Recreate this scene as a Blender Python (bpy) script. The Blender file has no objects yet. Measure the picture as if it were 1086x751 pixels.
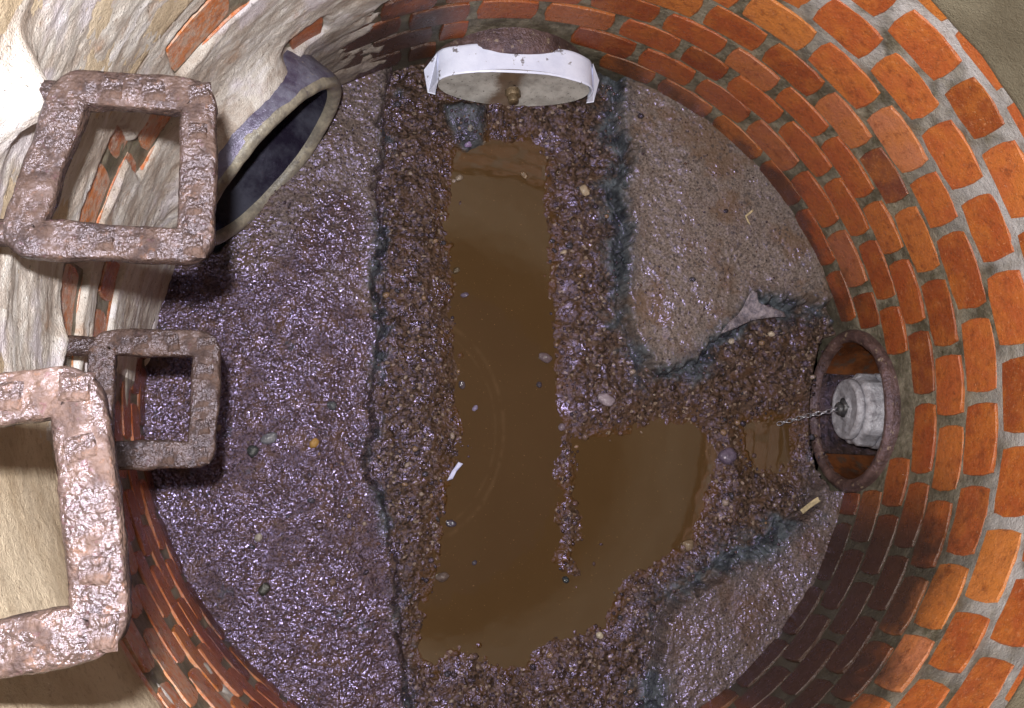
import bpy, math, random
import numpy as np
from mathutils import Vector, Matrix
random.seed(7); rng = np.random.default_rng(7)
scene = bpy.context.scene
COL = scene.collection

# ------------------------------------------------------------------ camera
R0 = 0.64                                   # inner radius of the brick shaft (m)
F, PX, PY = 1056.0, 543.0, 375.5            # focal length and centre for a 1086 px wide frame
CAM = np.array([-0.3584, -0.1478, 1.7344])
dn = np.array([(335-PX)/F, (507-PY)/F, 1.0]); dn /= np.linalg.norm(dn)
zc = -dn; xc = np.array([1.0, 0, 0]) - dn[0]*dn; xc /= np.linalg.norm(xc); yc = np.cross(zc, xc)
RW = np.array([xc, yc, zc])                 # world = RW @ (camera x right, y down, z forward)
cam = bpy.data.objects.new('camera', bpy.data.cameras.new('camera')); COL.objects.link(cam)
M = Matrix.Identity(4)
for i in range(3):
    M[i][0] = RW[i][0]; M[i][1] = -RW[i][1]; M[i][2] = -RW[i][2]; M[i][3] = CAM[i]
cam.matrix_world = M
cam.data.lens = 35.0; cam.data.sensor_width = 36.0; cam.data.clip_start = 0.01; cam.data.clip_end = 200
scene.camera = cam

# ------------------------------------------------------------------ light
w = bpy.data.worlds.new('World'); scene.world = w; w.use_nodes = True
nt = w.node_tree; bg = nt.nodes['Background']
sky = nt.nodes.new('ShaderNodeTexSky'); sky.sky_type = 'NISHITA'; sky.sun_disc = False
sky.sun_elevation = math.radians(12); sky.sun_rotation = math.radians(200)
nt.links.new(sky.outputs[0], bg.inputs[0]); bg.inputs[1].default_value = 0.05
# the flash of the camera: a small lamp just above and left of the lens
fl = bpy.data.lights.new('camera_flash', 'SPOT'); fl.energy = 160; fl.shadow_soft_size = 0.012
fl.spot_size = math.radians(125); fl.spot_blend = 0.8; fl.color = (1.0, 0.97, 0.93)
fo = bpy.data.objects.new('camera_flash', fl); COL.objects.link(fo)
fo.matrix_world = M @ Matrix.Translation((-0.03, 0.065, 0.0))
vs = scene.view_settings; vs.view_transform = 'Standard'; vs.look = 'None'; vs.exposure = 0; vs.gamma = 1

# ------------------------------------------------------------------ helpers
def sight(px, py):
    return RW @ np.array([(px-PX)/F, (py-PY)/F, 1.0])
def on_plane(px, py, z=0.0):
    v = sight(px, py); return CAM + v*((z-CAM[2])/v[2])

def hash3(ix, iy, iz, seed):
    n = (ix.astype(np.int64)*374761393 + iy.astype(np.int64)*668265263 + iz.astype(np.int64)*2147483647 + seed*974634777) & 0xffffffff
    n = ((n ^ (n >> 13)) * 1274126177) & 0xffffffff
    n = ((n ^ (n >> 16)) * 2246822519) & 0xffffffff
    return ((n ^ (n >> 15)) & 0xffffff) / float(0xffffff)
def vnoise(p, scale, seed=0):
    q = np.asarray(p, float)*scale; i = np.floor(q).astype(np.int64); f = q-i; f = f*f*(3-2*f); r = 0
    for a in (0, 1):
        for b in (0, 1):
            for c in (0, 1):
                wgt = (f[..., 0] if a else 1-f[..., 0])*(f[..., 1] if b else 1-f[..., 1])*(f[..., 2] if c else 1-f[..., 2])
                r = r + wgt*hash3(i[..., 0]+a, i[..., 1]+b, i[..., 2]+c, seed)
    return r*2-1
def fbm(p, scale, octv=4, seed=0, gain=.5):
    r = 0; a = 1; t = 0
    for o in range(octv):
        r = r+a*vnoise(p, scale*2**o, seed+o*17); t += a; a *= gain
    return r/t
def sstep(a, b, x):
    t = np.clip((x-a)/(b-a), 0, 1); return t*t*(3-2*t)

def mesh(name, V, Fc, smooth=True):
    V = np.asarray(V, float); me = bpy.data.meshes.new(name)
    if isinstance(Fc, np.ndarray):
        n, k = Fc.shape
        me.vertices.add(len(V)); me.vertices.foreach_set('co', V.ravel())
        me.loops.add(n*k); me.loops.foreach_set('vertex_index', Fc.ravel().astype(np.int32))
        me.polygons.add(n); me.polygons.foreach_set('loop_start', np.arange(0, n*k, k, dtype=np.int32))
        me.update(calc_edges=True); me.validate()
    else:
        me.from_pydata(V.tolist(), [], Fc); me.update()
    if smooth: me.polygons.foreach_set('use_smooth', [True]*len(me.polygons))
    return me
def link(name, me, mat=None, parent=None):
    o = bpy.data.objects.new(name, me); COL.objects.link(o)
    if mat and me and not me.materials: me.materials.append(mat)
    if parent: o.parent = parent
    return o
def thing(name, label, cat, loc=(0, 0, 0), group=None):
    o = bpy.data.objects.new(name, None); COL.objects.link(o); o.location = loc; o.empty_display_size = .03
    o['label'] = label; o['category'] = cat
    if group: o['group'] = group
    return o
def tag(o, label, cat, group=None):
    o['label'] = label; o['category'] = cat
    if group: o['group'] = group
    return o
def grid_faces(nu, nv, wrap_u=False, wrap_v=False):
    iu = np.arange(nu if wrap_u else nu-1); iv = np.arange(nv if wrap_v else nv-1)
    A, B = np.meshgrid(iu, iv, indexing='ij'); A2 = (A+1) % nu; B2 = (B+1) % nv
    return np.stack([A*nv+B, A2*nv+B, A2*nv+B2, A*nv+B2], -1).reshape(-1, 4)

# ------------------------------------------------------------------ materials
class Mt:
    def __init__(s, name):
        s.m = bpy.data.materials.new(name); s.m.use_nodes = True; s.t = s.m.node_tree
        s.b = s.t.nodes['Principled BSDF']
    def n(s, typ, **kw):
        nd = s.t.nodes.new(typ)
        for k, v in kw.items(): setattr(nd, k, v)
        return nd
    def l(s, a, b): s.t.links.new(a, b)
    def set(s, **kw):
        names = dict(col='Base Color', rough='Roughness', metal='Metallic', spec='Specular IOR Level', tint='Specular Tint', coat='Coat Weight', coatr='Coat Roughness')
        for k, v in kw.items():
            if k in ('col', 'tint') and not hasattr(v, 'links'): v = (*v, 1) if len(v) == 3 else v
            s.put(s.b.inputs[names[k]], v)
    def put(s, sock, v):
        if isinstance(v, bpy.types.NodeSocket): s.l(v, sock)
        else: sock.default_value = v
    def coord(s, kind='Object'):
        return s.n('ShaderNodeTexCoord').outputs[kind]
    def pos(s): return s.n('ShaderNodeNewGeometry').outputs['Position']
    def noise(s, vec, scale, detail=4, rough=.6, dist=0):
        n = s.n('ShaderNodeTexNoise'); s.l(vec, n.inputs['Vector']); n.inputs['Scale'].default_value = scale
        n.inputs['Detail'].default_value = detail; n.inputs['Roughness'].default_value = rough; n.inputs['Distortion'].default_value = dist
        return n.outputs['Fac']
    def voro(s, vec, scale, feat='F1', out='Distance', rand=1):
        n = s.n('ShaderNodeTexVoronoi'); n.feature = feat; s.l(vec, n.inputs['Vector']); n.inputs['Scale'].default_value = scale
        n.inputs['Randomness'].default_value = rand
        return n.outputs[out]
    def ramp(s, fac, stops):
        n = s.n('ShaderNodeValToRGB'); s.l(fac, n.inputs[0]); e = n.color_ramp.elements
        while len(e) < len(stops): e.new(.5)
        for k, (p, c) in zip(e, stops):
            k.position = p; k.color = (*c, 1) if not isinstance(c, (int, float)) else (c, c, c, 1)
        return n.outputs[0]
    def mix(s, fac, a, b, mode='MIX'):
        n = s.n('ShaderNodeMix'); n.data_type = 'RGBA'; n.blend_type = mode
        for sock, v in ((n.inputs[0], fac), (n.inputs[6], a), (n.inputs[7], b)):
            if isinstance(v, tuple): v = (*v, 1) if len(v) == 3 else v
            s.put(sock, v)
        return n.outputs[2]
    def math(s, op, a, b=0.0, c=None, clamp=False):
        n = s.n('ShaderNodeMath', operation=op); n.use_clamp = clamp; s.put(n.inputs[0], a); s.put(n.inputs[1], b)
        if c is not None: s.put(n.inputs[2], c)
        return n.outputs[0]
    def rng(s, v, a, b, c=0., d=1.):
        n = s.n('ShaderNodeMapRange'); n.interpolation_type = 'SMOOTHSTEP'
        for i, x in enumerate((v, a, b, c, d)): s.put(n.inputs[i], x)
        return n.outputs[0]
    def bump(s, h, dist=.002, strength=1, prev=None):
        n = s.n('ShaderNodeBump'); s.l(h, n.inputs['Height']); n.inputs['Distance'].default_value = dist; n.inputs['Strength'].default_value = strength
        if prev is not None: s.l(prev, n.inputs['Normal'])
        return n.outputs[0]
    def normal(s, nrm): s.l(nrm, s.b.inputs['Normal'])

def angular(m):
    """polar angle round the shaft (degrees, -180..180) and height, from world position"""
    sx = m.n('ShaderNodeSeparateXYZ'); m.l(m.pos(), sx.inputs[0])
    a = m.math('MULTIPLY', m.math('ARCTAN2', sx.outputs[1], sx.outputs[0]), 57.29578)
    return a, sx.outputs[2]

def mat_brick(name):
    m = Mt(name); oc = m.pos(); oi = m.n('ShaderNodeObjectInfo').outputs['Random']
    off = m.n('ShaderNodeCombineXYZ'); m.put(off.inputs[0], m.math('MULTIPLY', oi, 37.)); m.put(off.inputs[1], m.math('MULTIPLY', oi, 91.))
    va = m.n('ShaderNodeVectorMath', operation='ADD'); m.l(oc, va.inputs[0]); m.l(off.outputs[0], va.inputs[1]); v = va.outputs[0]
    base = m.ramp(oi, [(0, (.13, .045, .030)), (.07, (.22, .050, .014)), (.3, (.35, .080, .022)), (.6, (.41, .105, .032)), (.82, (.46, .155, .035)), (.93, (.46, .17, .085)), (1, (.30, .070, .022))])
    big = m.noise(v, 22, 3, .6)
    c = m.mix(m.rng(big, .35, .7), base, m.mix(.5, base, (.5, .17, .03)))
    c = m.mix(m.rng(m.noise(v, 48, 5, .75), .50, .70, 0, .75), c, (.17, .042, .014))
    c = m.mix(m.rng(m.noise(v, 95, 5, .75, 1.), .58, .70, 0, .6), c, (.075, .045, .025))
    c = m.mix(m.rng(m.noise(v, 120, 4, .7), .60, .72, 0, .5), c, (.62, .27, .13))
    specks = m.rng(m.noise(v, 420, 2, .5), .66, .74, 0, .55)
    c = m.mix(specks, c, (.6, .36, .22))
    lime = m.rng(m.noise(v, 30, 6, .75, 1.5), .62, .74, 0, .6)
    a, z = angular(m)
    c = m.mix(m.math('MULTIPLY', lime, m.rng(z, .36, .55)), c, (.46, .28, .21))
    sm = m.math('MULTIPLY', m.math('MAXIMUM', m.rng(a, 118, 132), m.rng(a, -140, -128, 1, 0)), m.rng(m.noise(m.pos(), 60, 5, .75), .40, .62, 0, .75))
    c = m.mix(m.math('MULTIPLY', sm, m.rng(z, .2, .5)), c, (.42, .34, .29))
    # sludge staining low down at the lower right, mould by the upper left pipe
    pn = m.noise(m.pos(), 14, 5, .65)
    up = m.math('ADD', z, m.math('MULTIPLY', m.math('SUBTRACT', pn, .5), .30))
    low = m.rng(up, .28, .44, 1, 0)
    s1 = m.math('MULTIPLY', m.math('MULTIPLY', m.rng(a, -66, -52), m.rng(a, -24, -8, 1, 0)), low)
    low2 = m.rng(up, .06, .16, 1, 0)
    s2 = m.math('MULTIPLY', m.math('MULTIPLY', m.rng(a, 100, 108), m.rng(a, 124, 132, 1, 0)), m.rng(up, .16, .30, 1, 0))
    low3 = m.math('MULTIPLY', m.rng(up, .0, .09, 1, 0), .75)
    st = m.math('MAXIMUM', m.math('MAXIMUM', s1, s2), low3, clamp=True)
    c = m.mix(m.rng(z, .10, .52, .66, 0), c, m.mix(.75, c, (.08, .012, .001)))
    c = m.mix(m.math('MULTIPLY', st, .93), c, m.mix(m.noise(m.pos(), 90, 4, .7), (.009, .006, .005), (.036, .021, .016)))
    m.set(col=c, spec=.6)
    m.put(m.b.inputs['Roughness'], m.rng(m.noise(v, 60, 3), .3, .7, .22, .45))
    h = m.math('ADD', m.noise(v, 70, 6, .7), m.math('MULTIPLY', m.noise(v, 420, 3, .6), .35))
    m.normal(m.bump(h, .0030, 1)); return m.m

def mat_mortar(name):
    m = Mt(name); p = m.pos(); a, z = angular(m)
    n1 = m.noise(p, 26, 6, .7); n2 = m.noise(p, 120, 5, .7)
    c = m.mix(m.rng(n1, .35, .68), (.065, .055, .036), (.22, .195, .15))
    c = m.mix(m.rng(n2, .5, .72, 0, .7), c, (.05, .055, .02))
    pale = m.math('MULTIPLY', m.math('MULTIPLY', m.rng(z, .30, .55), m.rng(m.noise(p, 9, 3), .36, .6)), m.math('MULTIPLY', m.rng(a, -60, -20), m.rng(a, 80, 110, 1, 0)))
    c = m.mix(m.math('MULTIPLY', pale, .85), c, m.mix(n2, (.34, .33, .33), (.60, .58, .62)))
    pn = m.noise(p, 14, 5, .65)
    up = m.math('ADD', z, m.math('MULTIPLY', m.math('SUBTRACT', pn, .5), .30))
    s1 = m.math('MULTIPLY', m.math('MULTIPLY', m.rng(a, -66, -52), m.rng(a, -24, -8, 1, 0)), m.rng(up, .28, .44, 1, 0))
    s2 = m.math('MULTIPLY', m.math('MULTIPLY', m.rng(a, 100, 108), m.rng(a, 124, 132, 1, 0)), m.rng(up, .16, .30, 1, 0))
    low3 = m.math('MULTIPLY', m.rng(up, .0, .09, 1, 0), .7)
    st = m.math('MAXIMUM', m.math('MAXIMUM', s1, s2), low3, clamp=True)
    c = m.mix(m.math('MULTIPLY', st, .85), c, m.mix(n2, (.010, .009, .007), (.05, .042, .030)))
    m.set(col=c, spec=.5, rough=.42)
    m.normal(m.bump(m.math('ADD', n2, m.math('MULTIPLY', m.noise(p, 500, 3), .3)), .004, 1)); return m.m

def mat_render(name):
    """cream cement render trowelled over the bricks, streaked along the courses"""
    m = Mt(name); a, z = angular(m)
    cx = m.n('ShaderNodeCombineXYZ'); m.put(cx.inputs[0], m.math('MULTIPLY', a, .0035)); m.put(cx.inputs[1], z)
    m.put(cx.inputs[2], m.math('MULTIPLY', m.noise(m.pos(), 9, 3), .08)); sv = cx.outputs[0]
    st = m.noise(sv, 26, 6, .65, .6); st2 = m.noise(sv, 75, 5, .7)
    c = m.ramp(st, [(.28, (.20, .15, .12)), (.43, (.37, .32, .29)), (.56, (.49, .46, .44)), (.72, (.61, .59, .63))])
    c = m.mix(m.rng(st2, .55, .7, 0, .55), c, (.20, .15, .12))
    c = m.mix(m.rng(m.noise(m.pos(), 16, 5, .7), .56, .70, 0, .55), c, (.30, .16, .085))
    lil = m.rng(m.noise(m.pos(), 11, 4, .6), .52, .66, 0, .6)
    c = m.mix(lil, c, (.52, .48, .56))
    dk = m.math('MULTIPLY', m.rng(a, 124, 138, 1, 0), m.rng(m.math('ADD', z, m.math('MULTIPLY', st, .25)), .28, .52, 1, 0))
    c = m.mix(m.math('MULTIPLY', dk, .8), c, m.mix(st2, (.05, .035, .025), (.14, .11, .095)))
    c = m.mix(m.rng(m.noise(m.pos(), 240, 2, .5), .66, .73, 0, .7), c, (.06, .05, .045))
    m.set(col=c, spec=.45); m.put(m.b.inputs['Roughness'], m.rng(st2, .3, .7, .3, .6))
    h = m.math('ADD', m.math('MULTIPLY', st2, 1.3), m.math('ADD', m.math('ADD', m.noise(m.pos(), 150, 5, .75), m.math('MULTIPLY', m.noise(m.pos(), 420, 3, .7), 1.8)), st))
    m.normal(m.bump(h, .0013, 1)); return m.m

def mat_ring(name):
    m = Mt(name); p = m.pos(); a, z = angular(m); x = m.n('ShaderNodeSeparateXYZ'); m.l(p, x.inputs[0])
    n1 = m.noise(p, 7, 5, .6); n2 = m.noise(p, 90, 5, .7); n3 = m.noise(p, 420, 3, .7)
    side = m.rng(x.outputs[0], -.30, .15)
    cream = m.mix(m.rng(n1, .35, .65), (.40, .31, .215), (.54, .45, .345)); cream = m.mix(m.rng(n2, .5, .68, 0, .5), cream, (.26, .19, .13))
    cream = m.mix(m.rng(n3, .62, .7, 0, .6), cream, (.07, .05, .035))
    green = m.mix(m.rng(n1, .35, .65), (.13, .11, .075), (.20, .175, .125)); green = m.mix(m.rng(n2, .55, .75, 0, .4), green, (.24, .21, .15))
    m.set(col=m.mix(side, cream, green), rough=.62, spec=.35)
    m.normal(m.bump(m.math('ADD', n2, m.math('MULTIPLY', n3, .8)), .0035, 1)); return m.m

def mat_floor(name):
    m = Mt(name); p = m.pos()
    at = m.n('ShaderNodeVertexColor'); at.layer_name = 'zone'
    sp = m.n('ShaderNodeSeparateColor'); m.l(at.outputs[0], sp.inputs[0]); tan, crust, silt = sp.outputs
    g1 = m.noise(p, 260, 4, .7); g2 = m.noise(p, 30, 5, .65); g3 = m.voro(p, 210, 'F1', 'Color'); g4 = m.noise(p, 9, 4, .6)
    gs = m.n('ShaderNodeSeparateColor'); m.l(g3, gs.inputs[0]); cell = gs.outputs[0]
    left = m.mix(m.rng(g1, .3, .7), (.018, .011, .013), (.085, .056, .060))
    left = m.mix(m.rng(g2, .48, .66, 0, .7), left, (.085, .050, .030))
    left = m.mix(m.rng(m.noise(p, 17, 4, .7), .60, .70, 0, .6), left, (.035, .045, .055))
    tanc = m.mix(m.rng(g1, .3, .72), (.060, .046, .040), (.19, .155, .14))
    tanc = m.mix(m.rng(g4, .48, .62, 0, .65), tanc, (.10, .060, .034))
    tanc = m.mix(m.rng(cell, .86, .97, 0, .7), tanc, (.04, .035, .035))
    siltc = m.mix(m.rng(cell, 0, 1), (.018, .012, .008), (.075, .048, .034))
    siltc = m.mix(m.rng(g2, .5, .7, 0, .8), siltc, (.062, .034, .018))
    siltc = m.mix(m.math('MULTIPLY', at.outputs[1], m.rng(g2, .3, .55)), siltc, (.062, .031, .009))
    siltc = m.mix(m.rng(cell, .95, .98, 0, .5), siltc, (.24, .19, .15))
    crc = m.mix(m.rng(g2, .35, .7), (.018, .020, .024), (.082, .094, .108)); crc = m.mix(m.rng(g1, .62, .76, 0, .7), crc, (.13, .115, .08))
    c = m.mix(tan, left, tanc); c = m.mix(silt, c, siltc); c = m.mix(crust, c, crc)
    m.set(col=c, tint=(.60, .52, 1.0))
    dull = m.math('MAXIMUM', m.rng(m.noise(p, 10, 5, .7), .48, .62, 0, .88), m.math('MULTIPLY', silt, m.rng(m.noise(p, 38, 3, .6), .36, .56, .15, .9)))
    dull = m.math('MAXIMUM', dull, m.math('MULTIPLY', tan, m.rng(m.noise(p, 20, 3, .6), .36, .58, .3, .9)), clamp=True)
    m.put(m.b.inputs['Roughness'], m.math('ADD', m.math('MULTIPLY', dull, .35), .14))
    m.put(m.b.inputs['Specular IOR Level'], m.rng(dull, 0, 1, 1, .22))
    amp = m.math('MULTIPLY', m.math('SUBTRACT', 1.0, m.math('MULTIPLY', tan, .45)), m.rng(dull, 0, 1, 1, .75))
    h = m.math('ADD', m.math('MULTIPLY', m.math('ADD', m.noise(p, 210, .8, .5), m.math('MULTIPLY', m.noise(p, 90, 1, .5), .9)), amp), m.math('MULTIPLY', m.noise(p, 30, 2, .5), 1.0))
    m.normal(m.bump(h, .0038, 1)); return m.m

def mat_water(name):
    m = Mt(name); p = m.pos()
    c = m.mix(m.noise(p, 5, 3), (.049, .0265, .0105), (.061, .035, .0155))
    # ripple reflections painted into the water colour as two faint curved lines
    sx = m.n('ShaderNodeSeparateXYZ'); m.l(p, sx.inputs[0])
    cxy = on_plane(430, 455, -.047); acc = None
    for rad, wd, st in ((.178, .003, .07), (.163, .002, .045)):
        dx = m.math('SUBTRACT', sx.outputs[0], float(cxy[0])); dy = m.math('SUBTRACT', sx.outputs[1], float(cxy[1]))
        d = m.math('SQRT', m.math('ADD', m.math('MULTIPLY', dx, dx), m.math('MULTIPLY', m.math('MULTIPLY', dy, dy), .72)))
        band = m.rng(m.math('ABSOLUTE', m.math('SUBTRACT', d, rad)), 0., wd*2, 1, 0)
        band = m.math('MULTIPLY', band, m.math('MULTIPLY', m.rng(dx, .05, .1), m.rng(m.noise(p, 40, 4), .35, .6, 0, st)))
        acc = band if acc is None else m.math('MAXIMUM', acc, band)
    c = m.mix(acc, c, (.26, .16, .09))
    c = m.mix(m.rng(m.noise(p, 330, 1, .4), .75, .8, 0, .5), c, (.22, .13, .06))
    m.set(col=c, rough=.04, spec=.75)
    m.normal(m.bump(m.noise(p, 22, 2, .5), .0012, .25)); return m.m

def mat_rust(name, heavy=1.0):
    m = Mt(name); v = m.coord('Object')
    n1 = m.noise(v, 34, 6, .7); n2 = m.noise(v, 150, 5, .7); n3 = m.noise(v, 420, 3, .7)
    c = m.ramp(n1, [(.30, (.012, .008, .008)), (.45, (.032, .021, .019)), (.58, (.056, .036, .030)), (.72, (.080, .058, .056))])
    c = m.mix(m.rng(n2, .56, .70, 0, .3), c, (.13, .060, .032)); c = m.mix(m.rng(n2, .3, .42, .55, 0), c, (.06, .025, .035))
    dl = m.rng(m.noise(v, 48, 3, .6), .44, .60)
    m.set(col=c, tint=(.86, .80, 1)); m.put(m.b.inputs['Roughness'], m.rng(dl, 0, 1, .24, .6)); m.put(m.b.inputs['Specular IOR Level'], m.rng(dl, 0, 1, .6, .15))
    m.normal(m.bump(m.math('ADD', m.math('MULTIPLY', n3, .28), m.math('ADD', m.math('MULTIPLY', m.noise(v, 210, 1, .5), .42), m.noise(v, 60, 3, .55))), .0046, 1)); return m.m

def mat_plain(name, c1, c2, rough=.5, scale=60, spec=.5, bump=.002, metal=0, tint=None, c3=None, t3=(.6, .7)):
    m = Mt(name); v = m.coord('Object'); n = m.noise(v, scale, 6, .7)
    c = m.mix(m.rng(n, .35, .65), c1, c2)
    if c3: c = m.mix(m.rng(m.noise(v, scale*2.3, 5, .7), t3[0], t3[1], 0, .85), c, c3)
    m.set(col=c, rough=rough, spec=spec, metal=metal)
    if tint: m.set(tint=tint)
    m.normal(m.bump(m.math('ADD', n, m.math('MULTIPLY', m.noise(v, scale*5, 4, .7), .5)), bump, 1)); return m.m

BRICK = mat_brick('wet_red_brick'); MORTAR = mat_mortar('lime_mortar'); RENDER = mat_render('cement_render')
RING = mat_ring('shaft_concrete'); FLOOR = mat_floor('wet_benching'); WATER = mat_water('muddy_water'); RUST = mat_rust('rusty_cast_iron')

# ------------------------------------------------------------------ pipes' places (used to open the wall)
def pipe_spec(cx, cy, zc_, th, rin, rout, sy=1.0):
    return dict(c=np.array([cx, cy, zc_]), t=math.radians(th), rin=rin, rout=rout, sy=sy)
PIPE_R = pipe_spec(.613, -.022, .024, -2, .115, .136, 1.13)
PIPE_L = pipe_spec(-.437, .345, .155, 141.5, .150, .173)
PIPE_T = pipe_spec(-.022, .600, -.064, 92, .142, .158)
PIPES = [PIPE_R, PIPE_L, PIPE_T]
def in_bore(x, y, z, key='rin', grow=0.0):
    """distance test against the three bores (for points near the wall)"""
    res = np.zeros(np.shape(x), bool)
    for p in PIPES:
        tx, ty = -math.sin(p['t']), math.cos(p['t'])
        s = (x-p['c'][0])*tx + (y-p['c'][1])*ty
        fwd = x*math.cos(p['t']) + y*math.sin(p['t'])
        res |= (np.hypot(s/p['sy'], z-p['c'][2]) < p[key]+grow) & (fwd > 0)
    return res

# ------------------------------------------------------------------ brick wall
wall = thing('brick_wall', 'round shaft wall of wet orange-red bricks in mortar around the muddy floor', 'brick wall')
# mortar body, slightly recessed
nu, nv = 1500, 230
th = np.linspace(0, 2*np.pi, nu, endpoint=False); zz = np.linspace(-.12, .66, nv)
T, Z = np.meshgrid(th, zz, indexing='ij')
P3 = np.stack([R0*np.cos(T), R0*np.sin(T), Z], -1)
rel = fbm(P3, 22, 4, 3)*.0010 + fbm(P3, 70, 3, 9)*.0015
rr = R0+.0026-rel - .0012*sstep(.3, .55, Z)
V = np.stack([rr*np.cos(T), rr*np.sin(T), Z], -1).reshape(-1, 3)
Fq = grid_faces(nu, nv, wrap_u=True)
cen = V[Fq].mean(1); Fq = Fq[~in_bore(cen[:, 0], cen[:, 1], cen[:, 2], 'rin', .012)]
link('mortar', mesh('mortar', V, Fq[:, ::-1]), MORTAR, wall)

def brick_mesh(seed, L=1.0, H=1.0, n=(5, 4)):
    """unit header: x along the wall (-.5...5), z height, y = 0 face, -y into the wall; rounded, chipped edges"""
    r = random.Random(seed); nx, nz = n
    xs = np.linspace(-.5, .5, nx); zs = np.linspace(-.5, .5, nz); Vv = []; idx = {}
    for i, x in enumerate(xs):
        for j, z in enumerate(zs):
            edge = (i in (0, nx-1)) + (j in (0, nz-1))
            k = .965 if edge < 2 else .89+r.uniform(-.06, .04)
            px_, pz_ = x*k+r.uniform(-.012, .012), z*k+r.uniform(-.02, .02)
            idx[i, j] = len(Vv); Vv.append((px_, r.uniform(-.00028, .00028) + .0085*x*x - (.0003 if edge else 0) - (.0005 if edge == 2 else 0), pz_))
    Fv = [(idx[i, j], idx[i+1, j], idx[i+1, j+1], idx[i, j+1]) for i in range(nx-1) for j in range(nz-1)]
    ring = [(i, 0) for i in range(nx)] + [(nx-1, j) for j in range(1, nz)] + [(i, nz-1) for i in range(nx-2, -1, -1)] + [(0, j) for j in range(nz-2, 0, -1)]
    prev = list(range(len(Vv), len(Vv)+len(ring))); Vv += [Vv[idx[q]] for q in ring]   # split, so the face shades flat
    nfront = (nx-1)*(nz-1)
    for dep, g in ((-.0022, 1.0), (-.03, 1.0)):
        cur = []
        for q in ring:
            c = (q[0] in (0, nx-1)) and (q[1] in (0, nz-1)); x, z = xs[q[0]], zs[q[1]]; s = .925 if c else 1
            cur.append(len(Vv)); Vv.append((x*s*g+r.uniform(-.006, .006), dep+.0085*x*x, z*s*g+r.uniform(-.01, .01)))
        for a in range(len(ring)):
            b = (a+1) % len(ring); Fv.append((prev[b], prev[a], cur[a], cur[b]))
        prev = cur
    me = mesh('brick', Vv, Fv); me.polygons.foreach_set('use_smooth', [i < nfront for i in range(len(Fv))]); return me
BM = [brick_mesh(s) for s in range(14)]
for b_ in BM: b_.materials.append(BRICK)
BEDS = [-.002, .060, .132, .200, .265, .338, .420, .508, .592, .664]
KNOWN = {7: [50.0, 39.0, 29.9], 6: [47.1, 35.9, 25.1, 14.6, 3.2, -8.3, -19.3, -30.7, -40.6], 5: [53.6, 41.5, 30.4, 21.7, 9.4, -2.3, -13.7, -24.8, -35.5, -45.3],
         4: [58.1, 47.5, 37.2, 27.4, 16.2, 5.1, -5, -15.9], 3: [61.8, 52.1, 41.9], 2: [67.3, 58.7], 1: [62.], 0: [67.], 8: [44.5]}
NB = 33
for k in range(9):
    z0, z1 = BEDS[k], BEDS[k+1]; kn = KNOWN[k]; J = list(kn)
    rest = NB-(len(kn)-1); step = (360-(kn[0]-kn[-1]))/rest
    J += [kn[-1]-step*i + random.uniform(-.8, .8) for i in range(1, rest)]
    J.append(kn[0]-360)
    bed = .0045 if k < 4 else (.006, .008, .012, .013, .012)[k-4]
    for i in range(NB):
        a1, a0 = J[i], J[i+1]                       # a1 > a0
        jw = math.degrees((.0086 if k > 5 else .0068)/R0)
        a0 += jw; a1 -= jw; zlo, zhi = z0+bed/2, z1-bed/2
        # shorten or leave out bricks where a pipe comes through
        keep = True
        for p in PIPES:
            tc = math.degrees(math.atan2(p['c'][1], p['c'][0]))
            dz = 0 if zlo <= p['c'][2] <= zhi else min(abs(zlo-p['c'][2]), abs(zhi-p['c'][2]))
            if dz >= p['rout']: continue
            hw = math.degrees(p['sy']*math.sqrt(p['rout']**2-dz**2)/R0)
            m0 = (((a0+a1)/2-tc+180) % 360)-180; b0, b1 = m0-(a1-a0)/2, m0+(a1-a0)/2
            if b1 <= -hw or b0 >= hw: continue
            if m0 < 0: b1 = min(b1, -hw)
            else: b0 = max(b0, hw)
            if b1-b0 < 2.6: keep = False; break
            a0, a1 = tc+b0, tc+b1
        if not keep: continue
        am = math.radians((a0+a1)/2); L = math.radians(a1-a0)*R0; H = zhi-zlo
        rr_ = R0 + random.uniform(-.0026, .0006)
        o = link('brick', BM[random.randrange(14)], None, wall)
        flip = random.choice((-1, 1))
        X = Vector((-math.sin(am), math.cos(am), 0)); Y = Vector((-math.cos(am), -math.sin(am), 0))
        tilt = random.uniform(-.02, .02)
        Mx = Matrix(((X.x, Y.x, 0, rr_*math.cos(am)), (X.y, Y.y, 0, rr_*math.sin(am)), (0, 0, 1, (zlo+zhi)/2), (0, 0, 0, 1)))
        o.matrix_world = Mx @ Matrix.Rotation(tilt, 4, 'Y') @ Matrix.Diagonal((L*random.uniform(.98, 1.0), 1, H*random.uniform(.97, 1.0), 1))

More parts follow.
